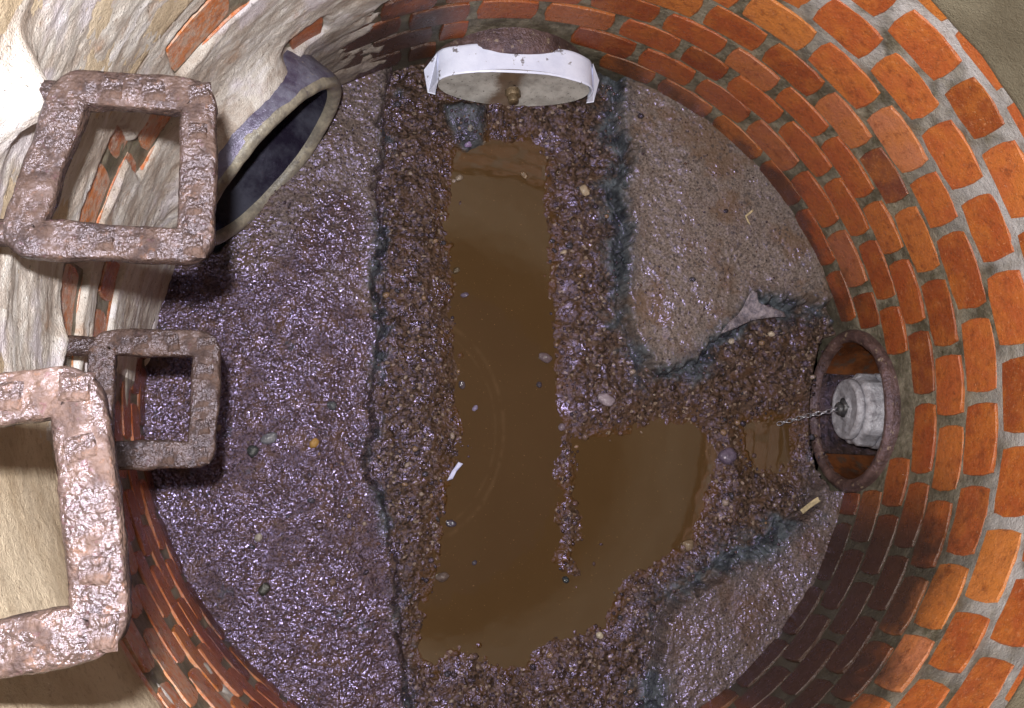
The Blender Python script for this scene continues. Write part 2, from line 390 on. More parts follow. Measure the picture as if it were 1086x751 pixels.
# cement render plastered over the bricks on the left
nu, nv = 720, 430
th = np.radians(np.linspace(96, 262, nu)); zz = np.linspace(-.02, 1.22, nv)
T, Z = np.meshgrid(th, zz, indexing='ij'); TD = np.degrees(T)
S3 = np.stack([T*.28, Z, Z*0+.3], -1); P3 = np.stack([R0*np.cos(T), R0*np.sin(T), Z], -1)
st = fbm(S3, 24, 5, 31, .55); gr = fbm(P3, 40, 4, 51, .6)
cover = np.minimum(sstep(112, 121, TD+10*st+(Z-.1)*18), 1-sstep(178, 186, TD+14*st-(Z-.3)*22))
patches = sstep(.18, .42, fbm(P3, 9, 4, 77))*sstep(186, 200, TD)*sstep(.1, .3, Z)*.8
t = -.0125 + .019*cover + .0155*patches*(Z < .62)
pdst = np.hypot((T-math.radians(141.6))*R0, Z-PIPE_L['c'][2])-PIPE_L['rout']
t += cover*.046*np.exp(-np.maximum(pdst, 0)/.030)*(Z > .0)*sstep(-.10, .12, Z-PIPE_L['c'][2])*sstep(126, 138, TD)
for (ta, za) in ((165, .90), (176, .90), (180.6, .59), (190.7, .59), ):
    t += (.040 if ta == 165 else .024)*np.exp(-((TD-ta)/3.0)**2-((Z-za)/.028)**2) + .0017*st + .0005*gr
for (a_, b_, zc_, hz) in ((173, 182, .552, .044), (169.5, 177, .385, .044), (158.5, 168, .550, .042), (151, 156.5, .466, .040), (134.5, 146, .550, .040), (126, 131, .300, .02)):
    d = np.maximum(np.abs(TD-(a_+b_)/2)-(b_-a_)/2, 0)/1.6; e = np.maximum(np.abs(Z-zc_)-hz, 0)/.010
    t -= .022*np.exp(-(d*d+e*e)**2)
t += fbm(P3, 160, 3, 5)*.0006*(1+2*(t > .012))+fbm(P3, 55, 3, 15)*.004*sstep(.012, .02, t)*(Z > .4)
rr = R0-t
V = np.stack([rr*np.cos(T), rr*np.sin(T), Z], -1).reshape(-1, 3)
Fq = grid_faces(nu, nv); cen = V[Fq].mean(1); tf = t.reshape(-1)[Fq].max(1)
Fq = Fq[(tf > -.008) & ~in_bore(cen[:, 0], cen[:, 1], cen[:, 2], 'rin', .012)]
cr = link('cement_render', mesh('cement_render', V, Fq[:, ::-1]), RENDER, wall); cr['label'] = 'streaky cream cement render smeared over the bricks around the step irons'

# concrete ring above
nu, nv = 700, 170
th = np.linspace(0, 2*np.pi, nu, endpoint=False); z0 = .626
prof = [(.0, .045), (.0, .006), (.004, .001)] + [(.01+(1.4*(i/(nv-4))**1.3), 0) for i in range(nv-3)]
zz = np.array([z0+a for a, b in prof]); ro = np.array([b for a, b in prof])
T, Z = np.meshgrid(th, zz, indexing='ij')
rad = .630 - .005*np.cos(T) + ro[None, :]
P3 = np.stack([R0*np.cos(T), R0*np.sin(T), Z], -1)
rad = rad - fbm(P3, 12, 4, 61)*.004 - fbm(P3, 170, 4, 71, .6)*.0016*sstep(.2, -.3, P3[..., 0])
Zs = Z + (fbm(P3, 10, 3, 8)*.006)*(np.arange(nv)[None, :] < 4)
V = np.stack([rad*np.cos(T), rad*np.sin(T), Zs], -1).reshape(-1, 3)
ring = link('concrete_shaft_ring', mesh('concrete_shaft_ring', V, grid_faces(nu, nv, wrap_u=True)[:, ::-1]), RING)
tag(ring, 'concrete shaft ring above the bricks, greenish at right and cream behind the step irons', 'concrete ring')

# ------------------------------------------------------------------ floor
def world_poly(pts, z): return np.array([on_plane(x, y, z)[:2] for x, y in pts])
def sdist(X, Y, poly):
    """signed distance, positive inside"""
    d = np.full(X.shape, 1e9); ins = np.zeros(X.shape, bool); n = len(poly)
    for i in range(n):
        (x0, y0), (x1, y1) = poly[i], poly[(i+1) % n]; ex, ey = x1-x0, y1-y0
        u = np.clip(((X-x0)*ex+(Y-y0)*ey)/(ex*ex+ey*ey+1e-12), 0, 1)
        d = np.minimum(d, np.hypot(X-x0-u*ex, Y-y0-u*ey))
        c = ((y0 > Y) != (y1 > Y)) & (X < ex*(Y-y0)/(ey if abs(ey) > 1e-9 else 1e-9)+x0); ins ^= c
    return np.where(ins, d, -d)
LB = [(418, 20), (412, 95), (404, 130), (408, 160), (398, 200), (401, 240), (394, 290), (401, 330), (399, 370), (392, 410), (398, 450), (388, 490), (398, 520), (408, 560), (422, 600), (420, 640), (428, 690), (434, 760), (430, 900), (60, 900), (60, 20)]
RB = [(664, 40), (662, 100), (658, 130), (672, 158), (668, 180), (660, 205), (672, 240), (668, 275), (666, 310), (668, 335), (678, 360), (694, 388), (712, 388), (740, 378), (760, 352), (785, 335), (800, 312), (840, 318), (900, 322), (1000, 300), (1000, 40)]
BB = [(694, 900), (702, 751), (700, 700), (706, 660), (722, 640), (752, 622), (782, 598), (812, 590), (838, 560), (866, 540), (875, 500), (960, 490), (960, 900)]
WA = [(492, 146), (480, 160), (474, 200), (472, 250), (480, 300), (478, 335), (484, 370), (490, 400), (482, 430), (488, 460), (480, 490), (470, 520), (466, 560), (462, 600), (450, 640), (440, 690), (458, 712), (482, 690), (505, 690), (520, 712), (556, 714), (572, 690), (600, 672), (640, 665), (664, 618), (700, 598), (736, 572), (748, 540), (760, 500), (752, 462), (735, 446), (700, 446), (660, 458), (625, 462), (607, 470), (598, 440), (592, 400), (590, 350), (584, 300), (586, 250), (580, 200), (582, 164), (560, 148)]
WB = [(788, 446), (840, 440), (846, 470), (836, 498), (800, 500), (790, 478)]
WC = [(800, 440), (850, 425), (900, 420), (900, 500), (850, 490)]
ISL = [(600, 462), (612, 480), (608, 520), (612, 560), (606, 600), (600, 598), (596, 560), (598, 520), (597, 490)]
STEP = .0021; N = int(1.36/STEP)
ax = np.linspace(-.68, .68, N); X, Y = np.meshgrid(ax, ax, indexing='ij')
P3 = np.stack([X, Y, X*0], -1)
n_lo = fbm(P3, 11, 4, 101); n_mid = fbm(P3, 45, 4, 131, .6); n_hi = fbm(P3, 150, 1, 151, .6)
wob = .012*n_lo + .016*n_mid + .005*n_hi
dL, dR_, dB = (sdist(X, Y, world_poly(q, -.005)) for q in (LB, RB, BB))
dW = np.maximum(sdist(X, Y, world_poly(WA, -.046)), sdist(X, Y, world_poly(WB, -.046))); dI = sdist(X, Y, world_poly(ISL, -.046))
dW = np.minimum(dW, -dI-.0045+.014*vnoise(P3, 28, 88))
db = np.maximum(np.maximum(dL, dR_), dB) + wob
bench = sstep(-.024, .006, db)
hb = .005*n_lo + .0016*n_mid + .0007*n_hi + .010*sstep(.0, .12, db) - .006 + .003*np.exp(-((db-.012)/.008)**2)
hs = -.033 + .007*n_lo + .0075*n_mid + .0010*n_hi
dWn = dW + .009*n_lo + .017*n_mid + .006*n_hi
hs = hs - .012*sstep(-.05, 0, dWn) - .020*sstep(0, .035, dWn)
groove = .018*np.exp(-((db+.009)/.007)**2)*(1-sstep(.5, .9, n_lo))
# embedded pebbles pushed up out of silt and benches
def pebble_bumps(h, count, rmin, rmax, mask, up):
    for _ in range(count):
        i, j = rng.integers(8, N-8, 2)
        if X[i, j]**2+Y[i, j]**2 > .42 or mask[i, j] < rng.random(): continue
        r = rmin+(rmax-rmin)*rng.random()**2.5; k = int(r*1.5/STEP)+1
        sl = (slice(max(i-k, 0), i+k+1), slice(max(j-k, 0), j+k+1)); x, y = X[sl]-X[i, j], Y[sl]-Y[i, j]
        an = rng.random()*3.14; u, v_ = x*math.cos(an)+y*math.sin(an), (-x*math.sin(an)+y*math.cos(an))*(1+.7*rng.random())
        b = 1-(u*u+v_*v_)/(r*r); base = h[i, j]
        h[sl] = np.where(b > 0, np.maximum(h[sl], base-r*.25+r*up*np.sqrt(np.clip(b, 0, 1))), h[sl])
pebble_bumps(hs, 6500, .0025, .009, np.clip((1-bench)*sstep(.012, -.012, dWn), 0, 1), .75)
pebble_bumps(hb, 26000, .0018, .0045, bench*np.where(dL > 0, 1, .25), .6)
H = hs*(1-bench) + hb*bench - groove
H = np.where(dW < -.03, np.maximum(H, -.0455+.0015*n_hi), H)
tanm = (dR_ > dL) & (dR_ > dB); tanm2 = (dB > dL) & (dB > dR_)
tan_ = np.where(tanm, 1., 0.) + np.where(tanm2, .55, 0.)
tan_ = np.maximum(tan_, .65*sstep(.1, .5, fbm(P3, 6, 3, 171)+(Y-.06)*2.4)*(dL > 0))
cw = .012+.012*n_mid+np.where(tanm, .012, 0.)+np.where(tanm2, .016, 0)
crust = np.exp(-((db+.002+.009*tanm+.006*tanm2)/np.maximum(cw, .006))**2)*(.20+1.0*sstep(-.35, .25, n_lo+.5*n_mid))
crust = np.clip(crust, 0, 1)
wb_ = sdist(X, Y, world_poly([(470, 112), (515, 112), (512, 150), (497, 160), (486, 150), (476, 132)], -.03)); crust = np.maximum(crust, sstep(-.008, .006, wb_+.006*n_mid)*.9)
H = H + .016*sstep(-.012, .01, wb_)
for p in (PIPE_R, PIPE_L):                   # the floor stops at the pipe mouths
    u_ = (X-p['c'][0])*math.cos(p['t'])+(Y-p['c'][1])*math.sin(p['t']); v_ = -(X-p['c'][0])*math.sin(p['t'])+(Y-p['c'][1])*math.cos(p['t'])
    if p is PIPE_R:                          # broken edge of the bed in front of the low right pipe
        e_ = (u_+.050)/.09; pit = sstep(0, .012, u_+.044-.03*(v_/.155)**2*1.0+.004*n_mid)*(np.abs(v_) < .150)
        H = H*(1-pit)+np.minimum(H, -.19)*pit
    else: H = np.where((u_ > .006) & (np.abs(v_) < p['rin']*p['sy']), np.minimum(H, -.20), H)
mud = np.exp(-np.maximum(-(dWn-.002), 0)/.018)*(1-bench)
V = np.stack([X, Y, H], -1).reshape(-1, 3)
Fq = grid_faces(N, N); ctr = V[Fq].mean(1); rc = np.hypot(ctr[:, 0], ctr[:, 1])
inside = rc < .664
bf = bench.reshape(-1)[Fq].mean(1) > .5
which = np.argmax(np.stack([dL.reshape(-1), dR_.reshape(-1), dB.reshape(-1)], -1)[Fq[:, 0]], 1)
rgb = np.stack([tan_, crust, 1-bench, mud], -1).reshape(-1, 4)
def sub(name, sel, mat):
    Fs = Fq[sel]; u, inv = np.unique(Fs, return_inverse=True); me = mesh(name, V[u], inv.reshape(Fs.shape))
    ca = me.color_attributes.new('zone', 'FLOAT_COLOR', 'POINT'); ca.data.foreach_set('color', rgb[u].ravel())
    o = link(name, me, mat); o['kind'] = 'structure'; return o
o = sub('silt_bed', inside & ~bf, FLOOR); o['label'] = 'pebbly brown silt bed between the benches'
for i, lb in enumerate(('dark glittering concrete bench on the left of the channel', 'tan concrete bench slab at upper right of the channel', 'grey concrete bench slab at lower right')):
    o = sub('concrete_bench', inside & bf & (which == i), FLOOR); o['label'] = lb
# water
K = 2; xs_ = ax[::K]; nW = len(xs_); XW, YW = np.meshgrid(xs_, xs_, indexing='ij')
okw = (dW[::K, ::K] > -.075) & (np.hypot(XW, YW) < .655) & ~((XW > .535) & (np.abs(YW+.02) < .17))
VW = np.stack([XW, YW, XW*0-.047], -1).reshape(-1, 3); FW = grid_faces(nW, nW); FW = FW[okw.reshape(-1)[FW].all(1)]
uw, iw = np.unique(FW, return_inverse=True)
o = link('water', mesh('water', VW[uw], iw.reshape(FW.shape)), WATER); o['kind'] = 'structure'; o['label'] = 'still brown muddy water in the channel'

def height_at(x, y):
    i = int(round((x+.68)/1.36*(N-1))); j = int(round((y+.68)/1.36*(N-1))); i = min(max(i, 0), N-1); j = min(max(j, 0), N-1)
    return H[i, j]

# ------------------------------------------------------------------ loose gravel (stuff) and single stones
PH = (1+5**.5)/2
ICO = np.array([(-1, PH, 0), (1, PH, 0), (-1, -PH, 0), (1, -PH, 0), (0, -1, PH), (0, 1, PH), (0, -1, -PH), (0, 1, -PH), (PH, 0, -1), (PH, 0, 1), (-PH, 0, -1), (-PH, 0, 1)])/math.sqrt(1+PH*PH)
ICF = np.array([(0, 11, 5), (0, 5, 1), (0, 1, 7), (0, 7, 10), (0, 10, 11), (1, 5, 9), (5, 11, 4), (11, 10, 2), (10, 7, 6), (7, 1, 8), (3, 9, 4), (3, 4, 2), (3, 2, 6), (3, 6, 8), (3, 8, 9), (4, 9, 5), (2, 4, 11), (6, 2, 10), (8, 6, 7), (9, 8, 1)])
def mat_gravel(name):
    m = Mt(name); at = m.n('ShaderNodeVertexColor'); at.layer_name = 'tone'; p = m.pos()
    c = m.mix(m.noise(p, 300, 3), at.outputs[0], m.mix(.5, at.outputs[0], (.05, .03, .03)))
    m.set(col=c, rough=.16, spec=.75, tint=(.64, .54, 1)); m.normal(m.bump(m.noise(p, 600, 3, .7), .0012, 1)); return m.m
GRAVEL = mat_gravel('wet_gravel')
PAL = [(.02, .014, .012), (.03, .02, .016), (.05, .033, .024), (.022, .022, .028), (.075, .05, .038), (.04, .03, .04), (.07, .036, .015), (.13, .10, .08)]
def scatter(name, want, accept, rmin, rmax, label, pw=3):
    Vs, Fs, Cs = [], [], []; n = 0; tries = 0
    while n < want and tries < want*30:
        tries += 1; x, y = rng.uniform(-.63, .63, 2)
        if x*x+y*y > .395: continue
        i, j = int((x+.68)/1.36*(N-1)), int((y+.68)/1.36*(N-1))
        if rng.random() > accept[i, j]: continue
        r = rmin+(rmax-rmin)*rng.random()**pw
        A = ICO*(1+rng.uniform(-.18, .18, (12, 1)))*r*np.array([1, rng.uniform(.6, 1), rng.uniform(.45, .8)])
        an = rng.random()*6.28; ca, sa = math.cos(an), math.sin(an); A = A@np.array([[ca, sa, 0], [-sa, ca, 0], [0, 0, 1]])
        Vs.append(A+np.array([x, y, max(H[i, j], -.050)+r*.25])); Fs.append(ICF+12*n); c = PAL[rng.integers(len(PAL))]; Cs.append(np.tile([*c, 1], (12, 1))); n += 1
    me = mesh(name, np.concatenate(Vs), np.concatenate(Fs)); ca = me.color_attributes.new('tone', 'FLOAT_COLOR', 'POINT'); ca.data.foreach_set('color', np.concatenate(Cs).ravel())
    o = link(name, me, GRAVEL); o['kind'] = 'stuff'; o['label'] = label; return o
shore = np.exp(-((dWn+.012)/.016)**2)*(1-bench)
scatter('gravel', 4200, np.clip(.28*(1-bench)*(dWn < 0)+.8*shore, 0, 1)*sstep(-.35, .1, n_mid+.4*n_lo), .0010, .0042, 'wet loose gravel and grit on the silt along the water')
sc = np.exp(-((sdist(X, Y, world_poly([(600, 590), (640, 600), (690, 620), (640, 690), (580, 690), (604, 640)], -.046))+.0)/.03)**2)*.12
sc += .6*np.exp(-(sdist(X, Y, world_poly(ISL, -.046))/.004)**2)
scatter('grit', 420, np.clip(sc, 0, 1)*(dWn > -.01), .0016, .0055, 'dark grit poking out of the water beside the side pool', 2)
scatter('coarse_sand', 9000, np.where(dL > 0, .9, .15)*(bench > .9), .0010, .0028, 'glittering coarse sand stuck on the benches')

PAL = [(.03, .022, .018), (.06, .04, .03), (.02, .02, .026), (.12, .08, .055), (.20, .13, .07), (.07, .055, .075), (.26, .21, .17), (.09, .05, .03), (.03, .035, .04)]
lowleft = (dL > .02)*np.exp(-((X+.30)**2+(Y+.22)**2)/.012)*.35
scatter('mixed_stones', 340, np.clip(.25*(1-bench)*(dW < .004)+.5*shore*(n_lo > -.1)+lowleft+.012*(dL > .01)+.006*(dR_ > .01), 0, 1), .0032, .0085, 'larger mixed stones half sunk in the silt and lower left bench', 1.6)

def stone(px, py, r, col, label, flat=.6, rough=.25, zplane=0.0, spec=.6):
    p = on_plane(px, py, zplane); z = max(height_at(p[0], p[1]), -.047)
    p = on_plane(px, py, z+r*.3); rs = random.Random(int(px*7+py))
    import bmesh
    bm = bmesh.new(); bmesh.ops.create_icosphere(bm, subdivisions=3, radius=1)
    sx, sy, an = rs.uniform(.85, 1.15), rs.uniform(.65, .9), rs.uniform(0, 3.1)
    co = np.array([v.co[:] for v in bm.verts]); co = co*(1+.42*fbm(co+px, 1.1, 3, int(px))[:, None]); r = r*.85; col = tuple(.72*k for k in col)
    for v, c in zip(bm.verts, co):
        x, y = c[0]*sx, c[1]*sy; v.co = (r*(x*math.cos(an)-y*math.sin(an)), r*(x*math.sin(an)+y*math.cos(an)), r*flat*c[2])
    me = bpy.data.meshes.new('stone'); bm.to_mesh(me); bm.free(); me.polygons.foreach_set('use_smooth', [True]*len(me.polygons))
    mt = mat_plain('stone_'+str(int(px)), tuple(c*.7 for c in col), col, rough, 160, spec, .0015)
    o = link('pebble', me, mt); o.location = p; return tag(o, label, 'pebble', 'single pebbles lying on the floor')
stone(333, 470, .011, (.42, .24, .07), 'yellow pebble on the dark left bench, right of the lowest step iron', .7)
stone(620, 202, .013, (.42, .33, .24), 'round cream pebble on the silt right of the water channel top', .5)
stone(598, 268, .009, (.42, .33, .25), 'pale tan pebble at the right edge of the main channel', .6)
stone(643, 424, .017, (.34, .28, .34), 'lilac-white lump above the side pool', .6, .12)
stone(636, 674, .009, (.55, .48, .38), 'small white pebble near the bottom of the side pool', .6)
stone(818, 354, .008, (.62, .52, .42), 'white chip on the silt below the grey scrap', .8)
stone(776, 362, .007, (.5, .42, .35), 'tiny cream pebble left of the white chip on the silt', .8)
stone(504, 433, .007, (.3, .26, .42), 'glinting lilac pebble standing in the channel water', .8, .1)
stone(490, 408, .009, (.10, .08, .10), 'dark wet pebble at the left edge of the channel', .8, .1)
stone(572, 408, .007, (.06, .05, .07), 'small black pebble in the water near the right bank', .8, .1)
stone(579, 380, .013, (.16, .12, .14), 'dark purple stone on the right bank of the channel', .8, .12)
stone(596, 453, .009, (.22, .17, .22), 'wet violet pebble where the side pool joins the channel', .9, .1)
stone(478, 555, .010, (.07, .06, .09), 'black wet stone in the water at lower left of the channel', .8, .1)
stone(503, 597, .006, (.08, .07, .10), 'little dark pebble in the open water of the channel', .9, .1)
stone(469, 612, .013, (.16, .12, .11), 'grey-brown stone by the lower left waterline', .8, .2)
stone(600, 615, .009, (.03, .04, .05), 'blue-black pebble below the gravel ridge in the water', .8, .1)
stone(487, 189, .009, (.26, .20, .16), 'tan pebble in the water near the top of the channel', .6)
stone(556, 186, .008, (.16, .09, .04), 'brown pebble in the water under the capped pipe', .5)
stone(484, 287, .009, (.10, .07, .04), 'brown pebble at the left waterline halfway up the channel', .6)
stone(493, 313, .008, (.16, .13, .20), 'pair-like purple pebble in the water left of centre', .8, .1)
stone(772, 484, .022, (.13, .10, .16), 'large dark violet stone between the two side pools', .7, .1)
stone(730, 578, .013, (.26, .19, .13), 'tan stone at the right shore of the side pool', .7, .15)
stone(352, 430, .010, (.07, .075, .09), 'blue-grey pebble on the glittering left bench near the crack', .6, .12)
stone(285, 465, .015, (.15, .15, .18), 'pale blue-grey stone on the left bench beside the step iron', .5, .12)
stone(268, 478, .012, (.04, .045, .05), 'dark grey stone on the left bench beside the step iron', .5, .15)
stone(280, 625, .013, (.04, .04, .035), 'dark stone with pale rim low on the left bench', .5, .2)
stone(274, 570, .008, (.3, .26, .22), 'small light chip on the lower left bench', .6, .2)
stone(497, 152, .010, (.30, .22, .42), 'shiny violet pebble below the wet black lump', .6, .08)
stone(499, 136, .009, (.25, .24, .24), 'grey pebble stuck on the wet black lump', .6, .15)

# thin scraps on the floor
def scrap(name, pts, thick, mat, zoff, label, cat, bend=.004, zp=-.01):
    import bmesh
    P = [on_plane(x, y, zp) for x, y in pts]; c = np.mean(P, 0); z = max(max(height_at(q[0], q[1]) for q in P), -.046)+zoff
    P = [on_plane(x, y, z) for x, y in pts]; c = np.mean(P, 0)
    bm = bmesh.new(); vsn = [bm.verts.new((q[0]-c[0], q[1]-c[1], 0)) for q in P]; f = bm.faces.new(vsn)
    if f.calc_area() and f.normal.z < 0: f.normal_flip()
    bmesh.ops.triangulate(bm, faces=bm.faces[:]); bmesh.ops.subdivide_edges(bm, edges=bm.edges[:], cuts=3, use_grid_fill=True)
    for v in bm.verts: v.co.z += bend*float(fbm(np.array([v.co.x, v.co.y, 1.0]), 45, 3, 5))
    r = bmesh.ops.extrude_face_region(bm, geom=bm.faces[:])
    for g in r['geom']:
        if isinstance(g, bmesh.types.BMVert): g.co.z += thick
    bmesh.ops.recalc_face_normals(bm, faces=bm.faces[:])
    me = bpy.data.meshes.new(name); bm.to_mesh(me); bm.free(); me.polygons.foreach_set('use_smooth', [True]*len(me.polygons))
    o = link(name, me, mat); o.location = c; return tag(o, label, cat)
FOIL = mat_plain('grey_membrane', (.07, .065, .08), (.24, .21, .23), .2, 90, .8, .004, 0, (.8, .7, 1))
BLUE = mat_plain('pale_plastic', (.30, .31, .50), (.45, .46, .66), .3, 60)
scrap('plastic_scrap', [(764, 354), (772, 342), (784, 333), (790, 322), (795, 309), (801, 311), (803, 322), (815, 326), (832, 331), (834, 336), (816, 337), (800, 339), (788, 344), (776, 350)], .003, FOIL, .004, 'torn grey plastic scrap on the edge of the upper right bench', 'scrap', .012)
scrap('plastic_chip', [(474, 510), (480, 508), (484, 500), (491, 492), (486, 490), (482, 496), (479, 500)], .002, BLUE, .003, 'pale blue plastic sliver at the left edge of the channel', 'scrap', .002)
tw = mat_plain('bleached_wood', (.25, .2, .12), (.45, .36, .22), .6, 80)
scrap('twig', [(848, 541), (862, 530), (868, 526), (870, 531), (860, 538), (851, 545)], .004, tw, .003, 'short bleached twig by the lower right bench under the chained plug', 'twig', .003)
scrap('bent_fibre', [(793, 236), (790, 229), (798, 222), (799, 224), (792, 230), (796, 239)], .0015, tw, .002, 'thin white bent fibre on the upper right bench', 'fibre', .001)

# ------------------------------------------------------------------ step irons
def sweep_frame(path, hw, hz, n, seed, closed=True):
    """rectangular bar of half-width hw, half-height hz swept along a closed 2D path"""
    path = np.array(path); m_ = len(path)
    tn = np.roll(path, -1, 0)-np.roll(path, 1, 0); tn /= np.linalg.norm(tn, axis=1)[:, None]; nr = np.stack([tn[:, 1], -tn[:, 0]], -1)
    ph = np.linspace(0, 2*np.pi, n, endpoint=False); e = .34
    cu = np.sign(np.cos(ph))*np.abs(np.cos(ph))**e*hw; cz = np.sign(np.sin(ph))*np.abs(np.sin(ph))**e*hz
    V = np.zeros((m_, n, 3)); V[..., 0] = path[:, 0, None]+nr[:, 0, None]*cu; V[..., 1] = path[:, 1, None]+nr[:, 1, None]*cu; V[..., 2] = cz
    nrm = np.stack([nr[:, 0, None]*np.cos(ph), nr[:, 1, None]*np.cos(ph), np.broadcast_to(np.sin(ph), (m_, n))], -1)
    d = fbm(V+seed, 26, 4, seed, .5)*.0034 + fbm(V+seed, 150, 3, seed+3, .6)*.0008
    return (V+nrm*d[..., None]).reshape(-1, 3), grid_faces(m_, n, True, True)
def round_path(cs, rs, n=12, dens=.003):
    out = []; k = len(cs)
    for i in range(k):
        p, a, b = np.array(cs[i]), np.array(cs[i-1]), np.array(cs[(i+1) % k]); u = (a-p)/np.linalg.norm(a-p); v = (b-p)/np.linalg.norm(b-p); r = rs[i]
        s, e = p+u*r, p+v*r; arc = [(1-t)**2*s+2*t*(1-t)*p+t*t*e for t in np.linspace(0, 1, n)]
        if out:
            L = np.linalg.norm(arc[0]-out[-1]); out += [out[-1]+(arc[0]-out[-1])*q for q in np.linspace(0, 1, max(int(L/dens), 2))[1:-1]]
        out += arc
    L = np.linalg.norm(out[0]-out[-1]); out += [out[-1]+(out[0]-out[-1])*q for q in np.linspace(0, 1, max(int(L/dens), 2))[1:-1]]
    return out
def pad_mesh(seed, sx=.011, sy=.011, h=.004):
    n = 9; g = np.linspace(-1, 1, n); A, B = np.meshgrid(g, g, indexing='ij')
    prof = np.clip((1-np.abs(A)**5)*(1-np.abs(B)**5), 0, 1)**.45
    P = np.stack([A*sx, B*sy, prof*h], -1); P[..., 2] += fbm(P+seed, 150, 3, seed)*.0012*prof - .0018
    P[..., :2] += .0012*np.stack([vnoise(P, 90, seed), vnoise(P, 90, seed+4)], -1)
    return mesh('tread_pad', P.reshape(-1, 3), grid_faces(n, n))
def step_iron(xf, yc_, zt, label, seed, W=.150, D=.19, bar=.0150, hz=.010, skew=0.0):
    root = thing('step_iron', label, 'step iron', (xf, yc_, zt-hz), 'rusty step irons on the left wall')
    o = bar; cs = [(-o, W/2-o), (-o, -W/2+o), (-D+o-skew, -W/2+o), (-D+o, W/2-o)]
    V, Fq = sweep_frame(round_path(cs, [.010, .010, .012, .012]), bar, hz, 20, seed)
    link('frame', mesh('frame', V, Fq), RUST, root)
    spots = [(-o, y) for y in np.linspace(-W/2+o, W/2-o, 5)] + [(x, s*(W/2-o)) for s in (-1, 1) for x in (-.050, -.083, -.113) if x > -D+.03]
    for i, (x, y) in enumerate(spots):
        if random.random() < .2: continue
        q = link('tread_pad', pad_mesh(seed*31+i, .0105, .0098, .0042), RUST, root); q.location = (x, y, hz-.0004); q.rotation_euler = (0, 0, random.uniform(-.2, .2)); q.scale = (random.uniform(.75, 1.1), random.uniform(.75, 1.15), random.uniform(.5, 1))
    for i, (x, y) in enumerate([(-D+.01, -W/2+.02), (-D+.01, W/2-.02)]):   # arms built into the wall
        n = 12; bb = np.array([(a, b, c) for a in np.linspace(0, -.065, 6) for b, c in [(.011*math.cos(t), .009*math.sin(t)) for t in np.linspace(0, 2*np.pi, n, endpoint=False)]])
        bb += fbm(bb+seed, 60, 3, seed)[:, None]*.002
        q = link('anchor_arm', mesh('anchor_arm', bb, grid_faces(6, n, False, True)), RUST, root); q.location = (x, y, 0)
    return root
near = step_iron(-.465, -.162, 1.152, 'nearest and largest rusty step iron, cut by the left edge of the picture', 11, W=.163, D=.16); near.rotation_euler.z = math.radians(9)
mid = step_iron(-.445, .102, .915, 'rusty step iron highest in the picture, left of the empty dark pipe', 23, W=.156, D=.128, skew=.034)
low = step_iron(-.466, -.062, .603, 'smallest, farthest rusty step iron just above the dark left bench', 37, W=.152, D=.138)

# ------------------------------------------------------------------ pipes
def tube_rings(rings, n, seed, wob_=.0, y_from=0):
    """rings: list of (radius, offset along axis). local x = axis into the wall, y/z = cross-section"""
    ph = np.linspace(0, 2*np.pi, n, endpoint=False); V = np.zeros((len(rings), n, 3))
    for i, (r, x) in enumerate(rings): V[i, :, 0] = x; V[i, :, 1] = r*np.cos(ph); V[i, :, 2] = r*np.sin(ph)
    if wob_:
        d = fbm(V+seed, 18, 4, seed, .6)*wob_; V[..., 0] += d; rr = np.hypot(V[..., 1], V[..., 2])+1e-9; s = 1+d/np.maximum(rr, .02); V[..., 1] *= s; V[..., 2] *= s
    return V.reshape(-1, 3), grid_faces(len(rings), n, False, True)
def densify(rings, st=.006):
    out = [rings[0]]
    for a, b in zip(rings, rings[1:]):
        k = max(1, int(math.hypot(b[0]-a[0], b[1]-a[1])/st)); out += [(a[0]+(b[0]-a[0])*i/k, a[1]+(b[1]-a[1])*i/k) for i in range(1, k+1)]
    return out
def place(o, p, pitch=0.0):
    o.location = p['c']; o.rotation_euler = (0, pitch, p['t'])
def pipe(p, label, m_out, m_rim, m_in, seed, depth=.36, lip=.008, wob_=.0025, pitch=0.0):
    root = thing('drain_pipe', label, 'pipe'); place(root, p, pitch); root.scale = (1, p['sy'], 1); ri, ro = p['rin'], p['rout']
    V, Fq = tube_rings(densify([(ro-.003, .004), (ro, .012), (ro, .2)], .012), 120, seed, wob_); link('barrel', mesh('barrel', V, Fq[:, ::-1]), m_out, root)
    V, Fq = tube_rings(densify([(ro-.001, .016), (ro-.001, .006), (ro-.006, -.001), ((ri+ro)/2, -.003), (ri+.004, 0), (ri-.001, .006), (ri-.001, .014)], .003), 160, seed+1, wob_); link('rim', mesh('rim', V, Fq[:, ::-1]), m_rim, root)
    V, Fq = tube_rings(densify([(ri, .006), (ri, depth), (.002, depth)], .012), 120, seed+2, wob_*.6); link('bore', mesh('bore', V, Fq), m_in, root)
    return root
GLAZE = mat_plain('brown_salt_glaze', (.060, .020, .009), (.125, .044, .017), .14, 16, .6, .002, 0, None, (.05, .035, .028), (.5, .62))
RIMBR = mat_plain('brown_clay_rim', (.075, .045, .042), (.15, .095, .085), .3, 30, .6, .004, 0, (.8, .7, 1), (.34, .27, .20), (.60, .68))
CLAYG = mat_plain('blue_grey_clay', (.045, .035, .065), (.13, .13, .18), .3, 22, .6, .003, 0, (.75, .7, 1), (.26, .22, .17), (.62, .7))
RIMPALE = mat_plain('pale_clay_rim', (.11, .10, .09), (.25, .225, .18), .4, 26, .5, .003, 0, None, (.06, .05, .06), (.58, .68))
DARKBORE = mat_plain('black_wet_bore', (.010, .008, .016), (.045, .046, .065), .16, 9, .6, .002, 0, (.7, .65, 1), (.10, .09, .11), (.68, .74))
